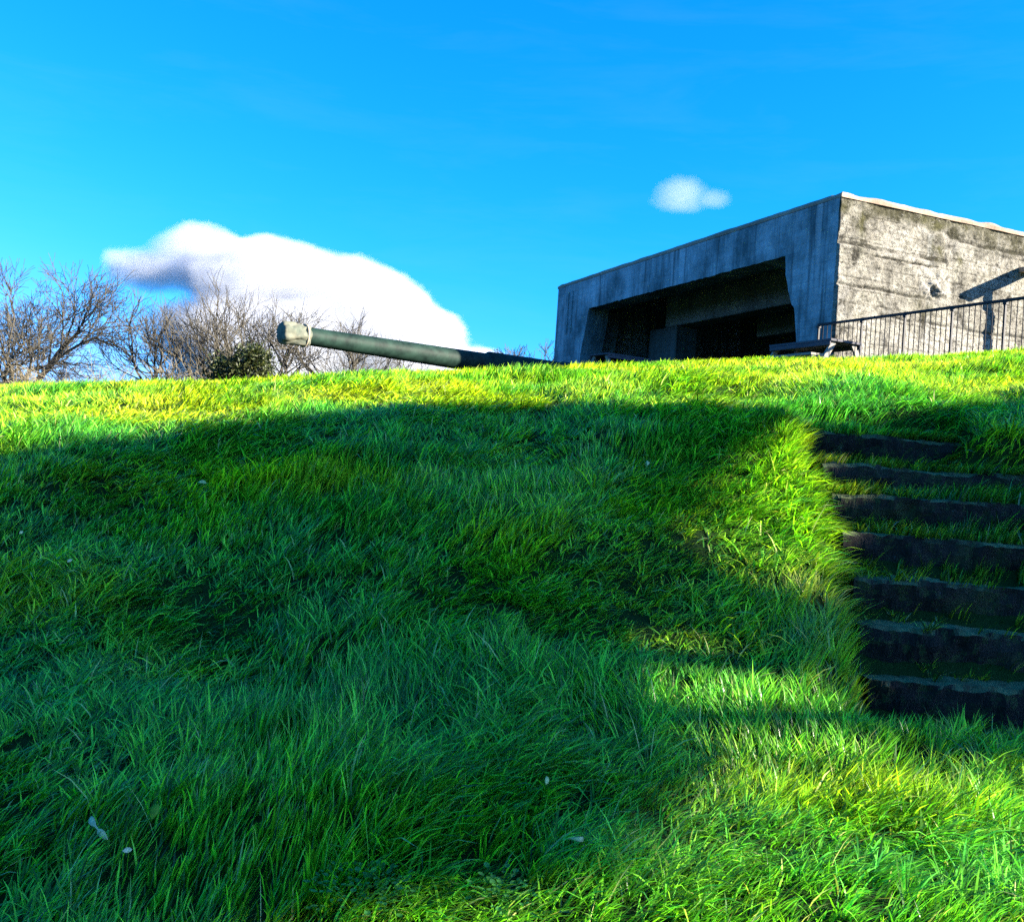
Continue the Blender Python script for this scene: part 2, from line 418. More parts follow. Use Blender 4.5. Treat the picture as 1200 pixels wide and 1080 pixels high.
# ------------------------------------------------------------------ stone steps in the bank
def build_steps():
    root = empty('stone_steps', (2.6, STEP_Y[0], -1.07))
    tag(root, 'dark overgrown stone steps cut into the grass bank', 'steps')
    rs = np.random.RandomState(3)
    for k in range(len(STEP_Y)):
        y0, z1 = STEP_Y[k], STEP_Z[k]
        y1 = STEP_Y[k + 1] + 0.06 if k + 1 < len(STEP_Y) else y0 + 0.45
        z0 = z1 - 0.34
        x0 = 1.71 + 0.15 * (y0 - 4.4) ; x1 = 3.9 if k < 7 else 3.25
        n = 130
        xs = np.linspace(x0, x1, n)
        prof = [(0.03, z0), (0.015, z1 - 0.16), (0.0, z1 - 0.08), (0.004, z1 - 0.022), (0.022, z1), (0.5 * (y1 - y0), z1 + 0.004), (y1 - y0, z1 - 0.004), (y1 - y0, z0)]
        V, F = [], []
        for i, x in enumerate(xs):
            for j, (dy, zz) in enumerate(prof):
                wob = 0.05 * float(vnoise(x * 3, k * 7.7 + j * 0.35)) + 0.035 * float(vnoise(x * 11, k * 3.1 + j * 1.3)) + 0.02 * float(vnoise(x * 29, k * 3.1 + j * 2.3))
                wz = 0.03 * float(vnoise(x * 2.2, k * 5.5, 3, 3)) + (0.022 * float(vnoise(x * 12, j * 2.7 + k)) + 0.012 * float(vnoise(x * 31, j * 1.7 + k)) if 0 < j < 6 else 0)
                V.append((x, y0 + dy + wob, zz + wz - 0.012 * (x - x0) * 0.3))
        m = len(prof)
        for i in range(n - 1):
            for j in range(m - 1):
                F.append((i * m + j, i * m + j + 1, (i + 1) * m + j + 1, (i + 1) * m + j))
        F.append(tuple(range(m))); F.append(tuple((n - 1) * m + j for j in reversed(range(m))))
        V = [(x - root.location.x, y - root.location.y, z - root.location.z) for x, y, z in V]
        mesh_obj('step', V, F, M_STONE, root)
build_steps()

# ------------------------------------------------------------------ casemate
YAW = R(23.009)
CORN = Vector((6.944, 22.0, 0.0))
FA = Vector((-math.sin(YAW), math.cos(YAW), 0)); GA = Vector((math.cos(YAW), math.sin(YAW), 0))
ZB, ZT = 1.9, 6.56
# building frame: local x = -u (u runs along the front), i.e. x axis = GA (w), y axis = FA (u)
casemate = empty('gun_casemate', (CORN.x, CORN.y, 0), YAW)    # local +x = w (inward), +y = u (along front)
tag(casemate, 'weathered concrete gun casemate with a wide black opening on top of the hill', 'bunker')
def densify(poly, step, amp, seed, lock=()):
    out = []
    rnd = random.Random(seed)
    for i, (a, b) in enumerate(zip(poly, poly[1:] + poly[:1])):
        L = math.hypot(b[0] - a[0], b[1] - a[1]); n = max(1, int(L / step))
        for k in range(n):
            t = k / n
            u, z = a[0] + (b[0] - a[0]) * t, a[1] + (b[1] - a[1]) * t
            j = 0 if (k == 0 or i in lock) else amp
            out.append((u + rnd.uniform(-j, j), z + rnd.uniform(-j, j)))
    return out
def front_wall():
    outer = [(0, ZB), (0, ZT), (14.55, ZT), (14.55, ZB), (12.55, ZB), (12.46, 4.0), (12.05, 5.54), (1.80, 5.55), (1.74, 5.09), (1.60, 4.70), (1.44, 4.33), (1.34, 4.25), (1.25, 3.8), (1.18, 3.43), (1.12, ZB)]
    pts = densify(outer, 0.16, 0.014, 4, lock=(1, 2, 3, 14))
    def inner(p):
        u, z = p
        if u > 11 and u < 13.5: return (u + 0.30, z + (0.1 if z > 5.3 else 0))
        return (u + (0.12 if 0.5 < u < 3 else 0), z + (0.08 if 3 < u < 12 and z < 6 else 0))
    bm = bmesh.new()
    a = [bm.verts.new((0, u, z)) for u, z in pts]
    b = [bm.verts.new((0.95, min(q[0], 14.6), q[1])) for q in map(inner, pts)]
    n = len(a)
    for i in range(n): bm.faces.new((a[i], b[i], b[(i + 1) % n], a[(i + 1) % n]))
    for ring in (a, b):
        for t in tessellate_polygon([[Vector((v.co.y, v.co.z, 0)) for v in ring]]):
            bm.faces.new([ring[k] for k in t])
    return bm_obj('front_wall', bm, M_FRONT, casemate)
front_wall()
def chamfer_wall():
    bm = bmesh.new()
    pts = [(0.003, 14.57), (0.32, 14.86), (8.5, 14.86), (8.5, 14.70), (0.6, 14.66)]
    lo = [bm.verts.new((x, y, ZB)) for x, y in pts]; hi = [bm.verts.new((x, y, ZT)) for x, y in pts]
    n = len(pts)
    bm.faces.new(lo); bm.faces.new(list(reversed(hi)))
    for i in range(n): bm.faces.new((lo[i], lo[(i + 1) % n], hi[(i + 1) % n], hi[i]))
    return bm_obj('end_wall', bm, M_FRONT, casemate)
chamfer_wall()
# two slots let into the left end of the front
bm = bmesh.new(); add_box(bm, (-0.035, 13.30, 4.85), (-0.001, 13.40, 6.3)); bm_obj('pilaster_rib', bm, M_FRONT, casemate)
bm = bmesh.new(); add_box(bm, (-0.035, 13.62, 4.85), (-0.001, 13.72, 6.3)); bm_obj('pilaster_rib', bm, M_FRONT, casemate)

def side_wall():
    W = 10.5
    nx, nz = 520, 230
    ws = np.linspace(0, W, nx); zs = np.linspace(ZB, ZT, nz)
    Wg, Zg = np.meshgrid(ws, zs)
    rid = 0.5 - np.abs(fbm((Wg + 0.5 * Zg) / 0.45, (Zg - 0.3 * Wg) / 0.22, 4, 41))
    rid2 = 0.5 - np.abs(fbm((Wg - 0.4 * Zg) / 0.17, Zg / 0.10, 3, 19))
    d = 0.035 + 0.028 * fbm(Wg / 0.6, Zg / 0.4, 4, 3) + 0.045 * (rid - 0.3) * (0.5 + fbm(Wg / 1.1, Zg / 0.8, 2, 2)) + 0.03 * (rid2 - 0.3)
    # lift joints
    def groove(z0, w0, w1, dep, wid=0.035, jag=0.05):
        zz = z0 + jag * fbm(Wg / 0.5, Wg * 0 + z0, 3, 3)
        m = smooth(w0 - 0.1, w0 + 0.1, Wg) * (1 - smooth(w1 - 0.1, w1 + 0.1, Wg))
        return dep * np.exp(-((Zg - zz) / wid) ** 2) * m
    d = d - groove(5.57, 0, 3.25, 0.09) - groove(6.12, 3.3, 10.5, 0.09) - groove(4.62, 0, 2.8, 0.055) - groove(5.38, 1.0, 2.9, 0.045, 0.025) - groove(4.05, 1.2, 10, 0.04)
    for zb_ in np.arange(2.2, 6.5, 0.29): d = d - groove(zb_, 0, 10.5, 0.016, 0.012, 0.02)
    # lower lifts step out a little
    d = d + 0.05 * (1 - smooth(5.50, 5.56, Zg)) * (1 - smooth(3.0, 3.5, Wg)) + 0.04 * (1 - smooth(4.56, 4.62, Zg))
    # spalled hollow, vertical scar and broken patch in the middle
    d = d - 0.10 * np.exp(-((Wg - 3.3) / 0.16) ** 2) * smooth(5.5, 5.9, Zg) * (0.5 + 1.2 * fbm(Wg / 0.2, Zg / 0.3, 3, 8))
    patch = np.exp(-(((Wg - 2.95) / 0.5) ** 2 + ((Zg - 4.85) / 0.35) ** 2))
    d = d + patch * 0.16 * fbm(Wg / 0.22, Zg / 0.2, 3, 21)
    raw = d.copy()
    joints = groove(5.57, 0, 3.25, 1.0, 0.032) + groove(6.12, 3.3, 10.5, 1.0, 0.034) + groove(4.62, 0, 2.8, 0.9, 0.024) + groove(5.38, 1.0, 2.9, 0.7, 0.012) + groove(4.05, 1.2, 10, 0.8, 0.02) + groove(3.45, 1.8, 10, 0.7, 0.015)
    for zb_ in np.arange(2.2, 6.5, 0.29): joints = joints + 0.45 * groove(zb_, 0, 10.5, 1.0, 0.011, 0.02)
    nA = fbm(Wg / 0.5, Zg / 0.5, 5, 71); nB = fbm(Wg / 0.18, Zg / 0.3, 4, 72); nC = fbm(Wg / 0.9, Zg / 0.35, 4, 73)
    topband = smooth(6.05, 6.5, Zg + 0.35 * nA)
    col = np.zeros(Wg.shape + (3,))
    scar = np.exp(-((Wg - 3.45 - 0.15 * nA) / 0.16) ** 2) * smooth(5.3, 5.9, Zg) * smooth(-0.25, 0.1, nB)
    col[..., 0] = np.clip(joints * smooth(-0.6, -0.1, nB) + 0.75 * topband * smooth(-0.2, 0.25, nA + 0.7 * nB) + 0.85 * scar + 0.7 * smooth(0.12, 0.34, nB) * smooth(-0.2, 0.2, nA) + 0.45 * smooth(0.1, 0.4, fbm(Wg / 0.35, Zg / 1.2, 4, 74)) + 0.4 * smooth(0.15, 0.3, fbm(Wg / 0.09, Zg / 0.07, 3, 75)), 0, 1)
    def blot(w, z, a, b): return np.exp(-(((Wg - w) / a) ** 2 + ((Zg - z) / b) ** 2)) * smooth(-0.35, 0.15, nB)
    col[..., 1] = np.clip(blot(0.62, 6.05, 0.12, 0.30) + blot(2.95, 5.85, 0.2, 0.3) + blot(3.7, 5.75, 0.15, 0.2) + blot(2.6, 4.4, 0.4, 0.3) * 0.5 + 0.45 * topband + 0.4 * smooth(0.15, 0.5, nC), 0, 0.9)
    col[..., 2] = np.clip(0.6 * smooth(0.12, 0.35, nC + 0.4 * nB) * (1 - topband) + 0.5 * blot(3.0, 4.8, 0.5, 0.3) + 0.6 * (1 - smooth(3.5, 4.0, Zg)) * smooth(1.2, 2.0, Wg), 0, 0.8)
    d = np.maximum(d, 0.004)
    d[:, 0] = 0.012
    co = np.stack([Wg.ravel(), -d.ravel(), Zg.ravel()], 1); cc = col.reshape(-1, 3)
    i = np.arange(nx * nz).reshape(nz, nx)
    q = np.stack([i[:-1, :-1], i[:-1, 1:], i[1:, 1:], i[1:, :-1]], -1).reshape(-1, 4)
    # closing skirt back into the wall
    rim = np.concatenate([i[0, :], i[1:, -1], i[-1, -2::-1], i[-2:0:-1, 0]])
    k = len(co)
    co2 = co[rim].copy(); co2[:, 1] = 0.5
    # keep the skirt out of the front wall's own end
    co2[:, 1] = 0.0015
    co = np.concatenate([co, co2])
    m = len(rim); r2 = k + np.arange(m)
    q2 = np.stack([rim, r2, np.roll(r2, -1), np.roll(rim, -1)], 1)
    fast_mesh('side_wall', co, np.concatenate([q, q2]), np.zeros((0, 3), int), M_SIDE, casemate, np.concatenate([cc, cc[rim]]))
    bm = bmesh.new(); add_box(bm, (0.955, 0.002, ZB), (W, 0.7, ZT)); bm_obj('side_wall_core', bm, M_INNER, casemate)
side_wall()
def roof():
    # slab with a weathered, sloping edge
    W, U = 10.5, 14.90
    base = [(-0.0, -0.06), (W, -0.06), (W, U), (0.34, U), (-0.0, 14.60)]
    pts = []
    for i, (a, b) in enumerate(zip(base, base[1:] + base[:1])):
        L = math.hypot(b[0] - a[0], b[1] - a[1]); n = max(1, int(L / 0.12))
        for k in range(n): pts.append((a[0] + (b[0] - a[0]) * k / n, a[1] + (b[1] - a[1]) * k / n))
    cx, cy = 5.0, 7.0
    rows = [(0.10, ZT + 0.003, 0.0), (-0.012, ZT + 0.006, 0.015), (-0.015, ZT + 0.07, 0.03), (0.09, ZT + 0.16, 0.04), (0.5, ZT + 0.20, 0.03)]
    V, F = [], []
    n = len(pts)
    for (ins, z, amp) in rows:
        for i, (x, y) in enumerate(pts):
            front = x < 0.01 and y > 0.3
            dx, dy = cx - x, cy - y; l = math.hypot(dx, dy)
            a = amp * (0.3 if front else 1.0)
            k = ins + a * 1.6 * float(fbm(x * 2.1 + z * 3, y * 2.1, 3, 4))
            sx = min(max((dx) / 3.0, -1), 1); sy = min(max(dy / 3.0, -1), 1)
            zz = z + a * 1.4 * float(fbm(x * 1.7, y * 1.7 + z, 3, 9)) if z > ZT + 0.05 else z
            V.append((x + sx * k, y + sy * k, zz))
    for r in range(len(rows) - 1):
        for i in range(n):
            F.append((r * n + i, r * n + (i + 1) % n, (r + 1) * n + (i + 1) % n, (r + 1) * n + i))
    F.append(tuple(reversed(range(n)))); F.append(tuple((len(rows) - 1) * n + i for i in range(n)))
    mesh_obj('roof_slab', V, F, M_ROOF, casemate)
roof()
# inside: frame of a second opening, cross beams, back wall, floor
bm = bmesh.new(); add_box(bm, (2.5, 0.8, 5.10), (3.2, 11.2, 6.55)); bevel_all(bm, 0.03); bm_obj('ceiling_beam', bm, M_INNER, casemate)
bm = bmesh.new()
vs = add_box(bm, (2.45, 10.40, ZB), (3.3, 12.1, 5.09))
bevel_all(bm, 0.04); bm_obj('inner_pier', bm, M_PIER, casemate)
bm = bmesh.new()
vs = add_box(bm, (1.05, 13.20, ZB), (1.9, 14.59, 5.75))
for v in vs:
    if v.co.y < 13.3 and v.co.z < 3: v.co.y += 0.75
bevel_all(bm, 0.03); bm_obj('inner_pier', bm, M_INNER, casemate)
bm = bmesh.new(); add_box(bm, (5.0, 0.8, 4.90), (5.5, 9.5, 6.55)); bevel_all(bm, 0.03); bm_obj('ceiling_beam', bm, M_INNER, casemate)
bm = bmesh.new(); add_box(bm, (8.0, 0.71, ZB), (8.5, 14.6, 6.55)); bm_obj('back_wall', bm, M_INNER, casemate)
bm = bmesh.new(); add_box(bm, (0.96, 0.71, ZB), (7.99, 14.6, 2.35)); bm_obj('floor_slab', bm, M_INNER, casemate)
# canopy over the side door, with its post
bm = bmesh.new()
add_box(bm, (5.62, -1.52, 5.66), (6.06, -0.02, 5.78))
bmesh.ops.subdivide_edges(bm, edges=list(bm.edges), cuts=6, use_grid_fill=True)
for v in bm.verts:
    v.co += Vector((float(vnoise(v.co.y * 5, v.co.z * 5 + v.co.x)) * 0.05, float(vnoise(v.co.x * 5, v.co.z * 7)) * 0.05, 0))
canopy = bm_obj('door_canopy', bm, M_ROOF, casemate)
bm = bmesh.new(); add_box(bm, (5.86, -1.10, ZB), (6.01, -0.95, 5.655)); bevel_all(bm, 0.02); bm_obj('canopy_post', bm, M_INNER, casemate)

# ------------------------------------------------------------------ gun
def lathe(name, prof, mat, parent, seg=48, fn=None):
    """prof: (x along the axis, radius)"""
    V, F = [], []
    for i, (x, r) in enumerate(prof):
        for k in range(seg):
            a = 2 * math.pi * k / seg
            rr = r + (fn(x, a) if fn else 0)
            V.append((x, rr * math.cos(a), rr * math.sin(a)))
    for i in range(len(prof) - 1):
        for k in range(seg):
            F.append((i * seg + k, i * seg + (k + 1) % seg, (i + 1) * seg + (k + 1) % seg, (i + 1) * seg + k))
    F.append(tuple(reversed(range(seg)))); F.append(tuple((len(prof) - 1) * seg + k for k in range(seg)))
    return mesh_obj(name, V, F, mat, parent, True)
GDIR = Vector((0.772, 0.636, 0.0025))
GANG = math.atan2(GDIR.y, GDIR.x)
gun = empty('coastal_gun', (-5.20, 21.50, 2.615), GANG)       # local +x runs from the muzzle to the breech
tag(gun, 'long dark green gun barrel with a canvas muzzle cover', 'gun')
def tape(x): return 0.192 + 0.0125 * x
pr = [(0.30, 0.19), (0.55, tape(0.55))] + [(x, tape(x)) for x in np.arange(0.8, 5.7, 0.35)] + [(5.70, tape(5.7)), (5.72, 0.315), (6.4, 0.322), (8.2, 0.345), (8.25, 0.37), (9.8, 0.39), (9.85, 0.46), (12.2, 0.48), (12.3, 0.40), (12.9, 0.40)]
lathe('barrel', pr, M_GUN, gun)
def folds(x, a):
    return 0.030 * math.sin(a * 7 + x * 9) * (0.4 + float(vnoise(a * 2, x * 4))) + 0.04 * float(fbm(a * 1.9 + 3, x * 4.5, 3, 5)) + 0.02 * abs(math.sin(a * 3.0 + x * 14))
cov = [(-0.075, 0.03), (-0.07, 0.12), (-0.055, 0.20), (-0.02, 0.222)] + [(x, 0.232 - 0.02 * x) for x in np.arange(0.04, 0.54, 0.03)] + [(0.55, 0.226), (0.58, 0.222)]
for_c = lathe('muzzle_cover', cov, M_CANVAS, gun, 96, folds)
lathe('tie_cord', [(0.48, 0.235), (0.485, 0.262), (0.505, 0.268), (0.525, 0.262), (0.53, 0.235)], M_ROPE, gun, 48, lambda x, a: 0.012 * float(vnoise(a * 3, 1)))
bm = bmesh.new()
add_box(bm, (9.2, -0.75, -0.6), (12.4, -0.52, 0.35)); add_box(bm, (9.2, 0.52, -0.6), (12.4, 0.75, 0.35)); add_box(bm, (9.4, -0.9, -0.75), (12.6, 0.9, -0.6))
bevel_all(bm, 0.03); bm_obj('cradle', bm, M_GUN, gun)
V = []
o = lathe('pedestal', [(0.0, 1.1), (0.1, 1.1), (0.14, 0.75), (0.55, 0.65)], M_GUN, gun, 40)
o.rotation_euler = (0, -math.pi / 2, 0); o.location = (11.0, 0, -1.3)

# ------------------------------------------------------------------ railing
def railing():
    a = Vector((6.06, 20.0, 0)); b = Vector((9.75, 12.95, 0)); d = (b - a); L = d.length; d.normalize()
    root = empty('metal_railing', (a.x, a.y, 2.25), math.atan2(d.y, d.x))
    tag(root, 'black metal railing with thin upright bars before the sunlit concrete wall', 'railing')
    H = 3.36 - 2.25
    def gz(t):
        p = a + d * t; return float(ground_z(p.x, p.y)) - 2.25
    bm = bmesh.new(); bar(bm, (-0.02, 0, H - 0.022), (L, 0, H - 0.022), 0.05, 0.045); bm_obj('top_rail', bm, M_IRON, root)
    bm = bmesh.new(); bar(bm, (0, 0, gz(0) + 0.16), (L, 0, gz(L) + 0.16), 0.04, 0.03); bm_obj('bottom_rail', bm, M_IRON, root)
    n = int(L / 1.02)
    posts = [0.0] + [1.13 + 1.02 * k for k in range(n)]
    for t in posts:
        if t > L: continue
        bm = bmesh.new(); add_box(bm, (t - 0.017, -0.02, gz(t) - 0.2), (t + 0.017, 0.02, H - 0.045)); 
        add_box(bm, (t - 0.034, -0.028, H - 0.09), (t + 0.034, 0.028, H - 0.0455))
        bm_obj('post', bm, M_IRON, root)
    t = 0.12
    while t < L:
        if min(abs(t - q) for q in posts) > 0.06:
            g = gz(t) + 0.17
            bm = bmesh.new(); bmesh.ops.create_cone(bm, cap_ends=True, segments=8, radius1=0.0085, radius2=0.0085, depth=H - 0.046 - g, matrix=Matrix.Translation((t, 0, (H - 0.046 + g) / 2)))
            bm_obj('baluster', bm, M_IRON, root)
        t += 0.113
railing()

# ------------------------------------------------------------------ picnic tables
def picnic_table(loc, rotz, label):
    root = empty('picnic_table', loc, rotz)
    tag(root, label, 'picnic table', 'picnic tables on the terrace')
    L = 1.6
    bm = bmesh.new()
    for k in range(5): 
        add_box(bm, (-L / 2, -0.38 + k * 0.155, 0.715), (L / 2, -0.38 + k * 0.155 + 0.145, 0.76))
    add_box(bm, (-L / 2 + 0.02, -0.385, 0.64), (L / 2 - 0.02, -0.35, 0.712)); add_box(bm, (-L / 2 + 0.02, 0.35, 0.64), (L / 2 - 0.02, 0.385, 0.712))
    bevel_all(bm, 0.006); bm_obj('tabletop', bm, M_WOOD_SHADE, root)
    for s in (-1, 1):
        bm = bmesh.new()
        for k in range(2): add_box(bm, (-L / 2, s * 0.69 - 0.14 + k * 0.145, 0.415), (L / 2, s * 0.69 - 0.14 + k * 0.145 + 0.135, 0.46))
        bevel_all(bm, 0.006); bm_obj('seat', bm, M_WOOD_LIT, root)
    for sx in (-1, 1):
        for sy in (-1, 1):
            bm = bmesh.new(); bar(bm, (sx * 0.72, sy * 0.74, -0.1), (sx * 0.72, sy * 0.24, 0.71), 0.045, 0.10); bm_obj('leg', bm, M_WOOD_LIT, root)
        bm = bmesh.new(); add_box(bm, (sx * 0.72 + 0.024, -0.80, 0.33), (sx * 0.72 + 0.066, 0.80, 0.414)); bm_obj('seat_bearer', bm, M_WOOD_SHADE, root)
picnic_table((5.48, 18.30, 1.93), math.atan2(-1.8, 0.92), 'wooden picnic table in front of the near end of the railing')
picnic_table((2.62, 24.6, 2.20), math.atan2(0.62, 1.0), 'shaded picnic table standing before the black casemate opening')

# ------------------------------------------------------------------ bare trees
class Sticks:
    def __init__(s): s.v = []; s.f = []
    def seg(s, a, b, ra, rb, n=4):
        d = b - a
        if d.length < 1e-6: return
        d.normalize()
        u = d.cross(Vector((0.31, 0.17, 0.93))); 
        if u.length < 1e-3: u = d.cross(Vector((1, 0, 0)))
        u.normalize(); w = d.cross(u)
        k = len(s.v)
        for (p, r) in ((a, ra), (b, rb)):
            for i in range(n):
                t = 2 * math.pi * i / n
                s.v.append(p + (u * math.cos(t) + w * math.sin(t)) * r)
        for i in range(n): s.f.append((k + i, k + (i + 1) % n, k + n + (i + 1) % n, k + n + i))
    def build(s, name, mat, parent): return mesh_obj(name, s.v, s.f, mat, parent)
def grow(st, rnd, p, d, L, r, lvl, maxl, spread, up, tmin, wig=0.22):
    n = 4 if lvl < 3 else 3
    q = p.copy(); dd = d.copy()
    for i in range(n):
        dd = (dd + Vector((rnd.gauss(0, wig), rnd.gauss(0, wig), rnd.gauss(0, wig) + up))).normalized()
        e = q + dd * (L / n)
        ra = max(r * (1 - 0.42 * i / n), tmin); rb = max(r * (1 - 0.42 * (i + 1) / n), tmin)
        st.seg(q, e, ra, rb, 5 if lvl < 2 else 3)
        q = e
        if lvl < maxl and i > 0:
            for _ in range(1 if lvl < 2 else (1 if rnd.random() < 0.75 else 2)):
                ax = Vector((rnd.gauss(0, 1), rnd.gauss(0, 1), rnd.gauss(0, 1))).cross(dd)
                if ax.length < 1e-3: continue
                nd = (Matrix.Rotation(rnd.uniform(0.5, 1.0) * spread, 3, ax.normalized()) @ dd).normalized()
                grow(st, rnd, q, nd, L * rnd.uniform(0.5, 0.78), r * 0.52, lvl + 1, maxl, spread, up, tmin, wig)
    if lvl < maxl:
        for _ in range(2):
            ax = Vector((rnd.gauss(0, 1), rnd.gauss(0, 1), rnd.gauss(0, 1))).cross(dd)
            if ax.length < 1e-3: continue
            nd = (Matrix.Rotation(rnd.uniform(0.2, 0.6) * spread, 3, ax.normalized()) @ dd).normalized()
            grow(st, rnd, q, nd, L * rnd.uniform(0.6, 0.8), r * 0.55, lvl + 1, maxl, spread, up, tmin, wig)
def bare_tree(x, y, H, seed, label, limbs=4, spread=0.9, fork=0.25, lean=0.0, maxl=4, tmin=0.008, tilt=0.7, up=0.05, lk=0.36, thick=0.020, wig=0.16):
    rnd = random.Random(seed)
    z = float(ground_z(x, y, False)) - 0.1
    root = empty('bare_tree', (x, y, z)); tag(root, label, 'tree', 'bare winter trees beyond the crest')
    tr = Sticks(); r = thick * H; th = H * fork
    p = Vector((0, 0, 0)); d = Vector((lean, 0, 1)).normalized()
    for i in range(4):
        e = p + (d + Vector((rnd.gauss(0, .06), rnd.gauss(0, .06), 0))) * th / 4
        tr.seg(p, e, r * (1.25 if i == 0 else 1 - 0.05 * i), r * (1 - 0.05 * (i + 1)), 8); p = e
    tr.build('trunk', M_BARK, root)
    cr = Sticks()
    for k in range(limbs):
        a = 2 * math.pi * (k + rnd.uniform(-.25, .25)) / limbs
        t = rnd.uniform(0.5, 1.0) * tilt
        nd = Vector((math.sin(t) * math.cos(a) + lean, math.sin(t) * math.sin(a), math.cos(t))).normalized()
        grow(cr, rnd, p - Vector((0, 0, rnd.uniform(0, th * 0.4))), nd, H * lk * rnd.uniform(0.85, 1.15), r * 0.6, 0, maxl, spread, up, tmin, wig)
    # bring the crown to the tree's height
    zm = max(v.z for v in cr.v); k = H / zm
    cr.v = [Vector((v.x * (0.5 + 0.5 * k), v.y * (0.5 + 0.5 * k), p.z * 0 + v.z * k if v.z > 0 else v.z)) for v in cr.v]
    cr.build('crown', M_TWIG, root)
TREES = [
    (-22.6, 45, 8.0, 21, 'big round crowned bare tree at the left edge of the hill', dict(limbs=8, maxl=4, fork=0.12, tilt=1.15, spread=1.0, lk=0.30, up=0.03)),
    (-17.0, 46, 6.9, 5, 'first slender bare tree right of the big round one', dict(limbs=4, fork=0.3, maxl=3, up=0.08)),
    (-14.6, 45, 6.7, 9, 'bare tree forking low above the reddish scrub', dict(limbs=5, fork=0.25, tilt=0.7, maxl=3, up=0.08)),
    (-12.3, 44, 7.3, 14, 'bare tree rising behind the dark evergreen bush', dict(limbs=5, fork=0.3, lean=-0.15, maxl=3, up=0.08)),
    (-10.5, 45, 7.3, 18, 'tall bare tree just left of the muzzle cover', dict(limbs=4, fork=0.32, maxl=3, up=0.08)),
    (-8.2, 46, 6.4, 23, 'small bare tree seen over the covered gun muzzle', dict(limbs=4, fork=0.3, maxl=3)),
    (-6.8, 48, 5.9, 27, 'thin bare tree seen over the middle of the barrel', dict(limbs=3, fork=0.3, maxl=3)),
    (1.5, 60, 6.4, 33, 'tiny distant bare tree beside the left end of the casemate', dict(limbs=4, fork=0.3, maxl=3, tmin=0.016)),
]
for (x, y, H, sd, lb, kw) in TREES: bare_tree(x, y, H, sd, lb, **kw)
def scrub(x, y, rx, h, seed, label, n=70):
    rnd = random.Random(seed); z = float(ground_z(x, y, False)) - 0.05
    root = empty('twiggy_scrub', (x, y, z)); tag(root, label, 'scrub', 'leafless reddish scrub beyond the crest')
    st = Sticks()
    for _ in range(n):
        a = rnd.uniform(0, 6.28); r = rnd.random() ** 0.5 * rx * 0.75
        p = Vector((r * math.cos(a), r * math.sin(a) * 0.6, 0))
        d = Vector((math.cos(a) * 0.5 + rnd.gauss(0, .2), rnd.gauss(0, .3), 1)).normalized()
        grow(st, rnd, p, d, h * rnd.uniform(0.3, 0.5), 0.02, 2, 4, 1.0, 0.02, 0.009, 0.25)
    st.build('stems', M_SCRUB, root)
scrub(-19.6, 42, 2.6, 3.5, 3, 'low reddish scrub at the foot of the big round tree', 34)
scrub(-15.4, 42, 2.0, 3.9, 4, 'reddish scrub mound between the slender bare trees', 34)
scrub(-13.2, 43, 1.3, 3.5, 6, 'thin reddish scrub left of the dark evergreen bush', 26)
scrub(-9.1, 44, 1.6, 2.5, 8, 'low sparse scrub under the gun muzzle', 36)

# leaf clumps for evergreens
def leaf_cloud(name, pts, size, mat, parent, rs, base, var=0.4):
    n = len(pts)
    nr = rs.normal(size=(n, 3)); nr /= np.linalg.norm(nr, axis=1)[:, None]
    t = rs.normal(size=(n, 3)); u = np.cross(nr, t); u /= np.linalg.norm(u, axis=1)[:, None]; w = np.cross(nr, u)
    s = size * rs.uniform(0.6, 1.3, n)[:, None]
    co = np.stack([pts - u * s, pts - w * s * 0.4 + nr * s * .1, pts + u * s, pts + w * s * 0.4 + nr * s * .1], 1)
    q = (np.arange(n) * 4)[:, None] + np.array([[0, 1, 2, 3]])
    c = np.array(base)[None] * (1 + var * (rs.rand(n, 1) * 2 - 1)) * (1 + 0.25 * (rs.rand(n, 3) - .5))
    return fast_mesh(name, co.reshape(-1, 3), q, np.zeros((0, 3), int), mat, parent, np.repeat(c, 4, 0))
def evergreen_bush(x, y, rx, h, seed, label):
    rs = np.random.RandomState(seed); rnd = random.Random(seed)
    z = float(ground_z(x, y, False)) - 0.05
    root = empty('evergreen_bush', (x, y, z)); tag(root, label, 'bush')
    st = Sticks(); P = []
    for k in range(38):
        a = rnd.uniform(0, 6.28); r = rnd.random() ** 0.5 * rx
        c = np.array([r * math.cos(a), r * math.sin(a) * 0.6, h * rnd.uniform(0.45, 0.86) * (1 - 0.4 * (r / rx) ** 2)])
        st.seg(Vector((0.1 * r, 0, 0)), Vector(c), 0.04, 0.015, 4)
        m = 420
        q = rs.normal(size=(m, 3)) * np.array([0.30, 0.28, 0.20]) + c
        P.append(q[q[:, 2] > 0.02])
    st.build('stems', M_BARK, root)
    leaf_cloud('foliage', np.concatenate(P), 0.075, M_LEAF, root, rs, (0.035, 0.045, 0.010), 0.6)
evergreen_bush(-11.2, 40, 1.25, 4.75, 2, 'dark evergreen bush on the crest left of the gun muzzle')

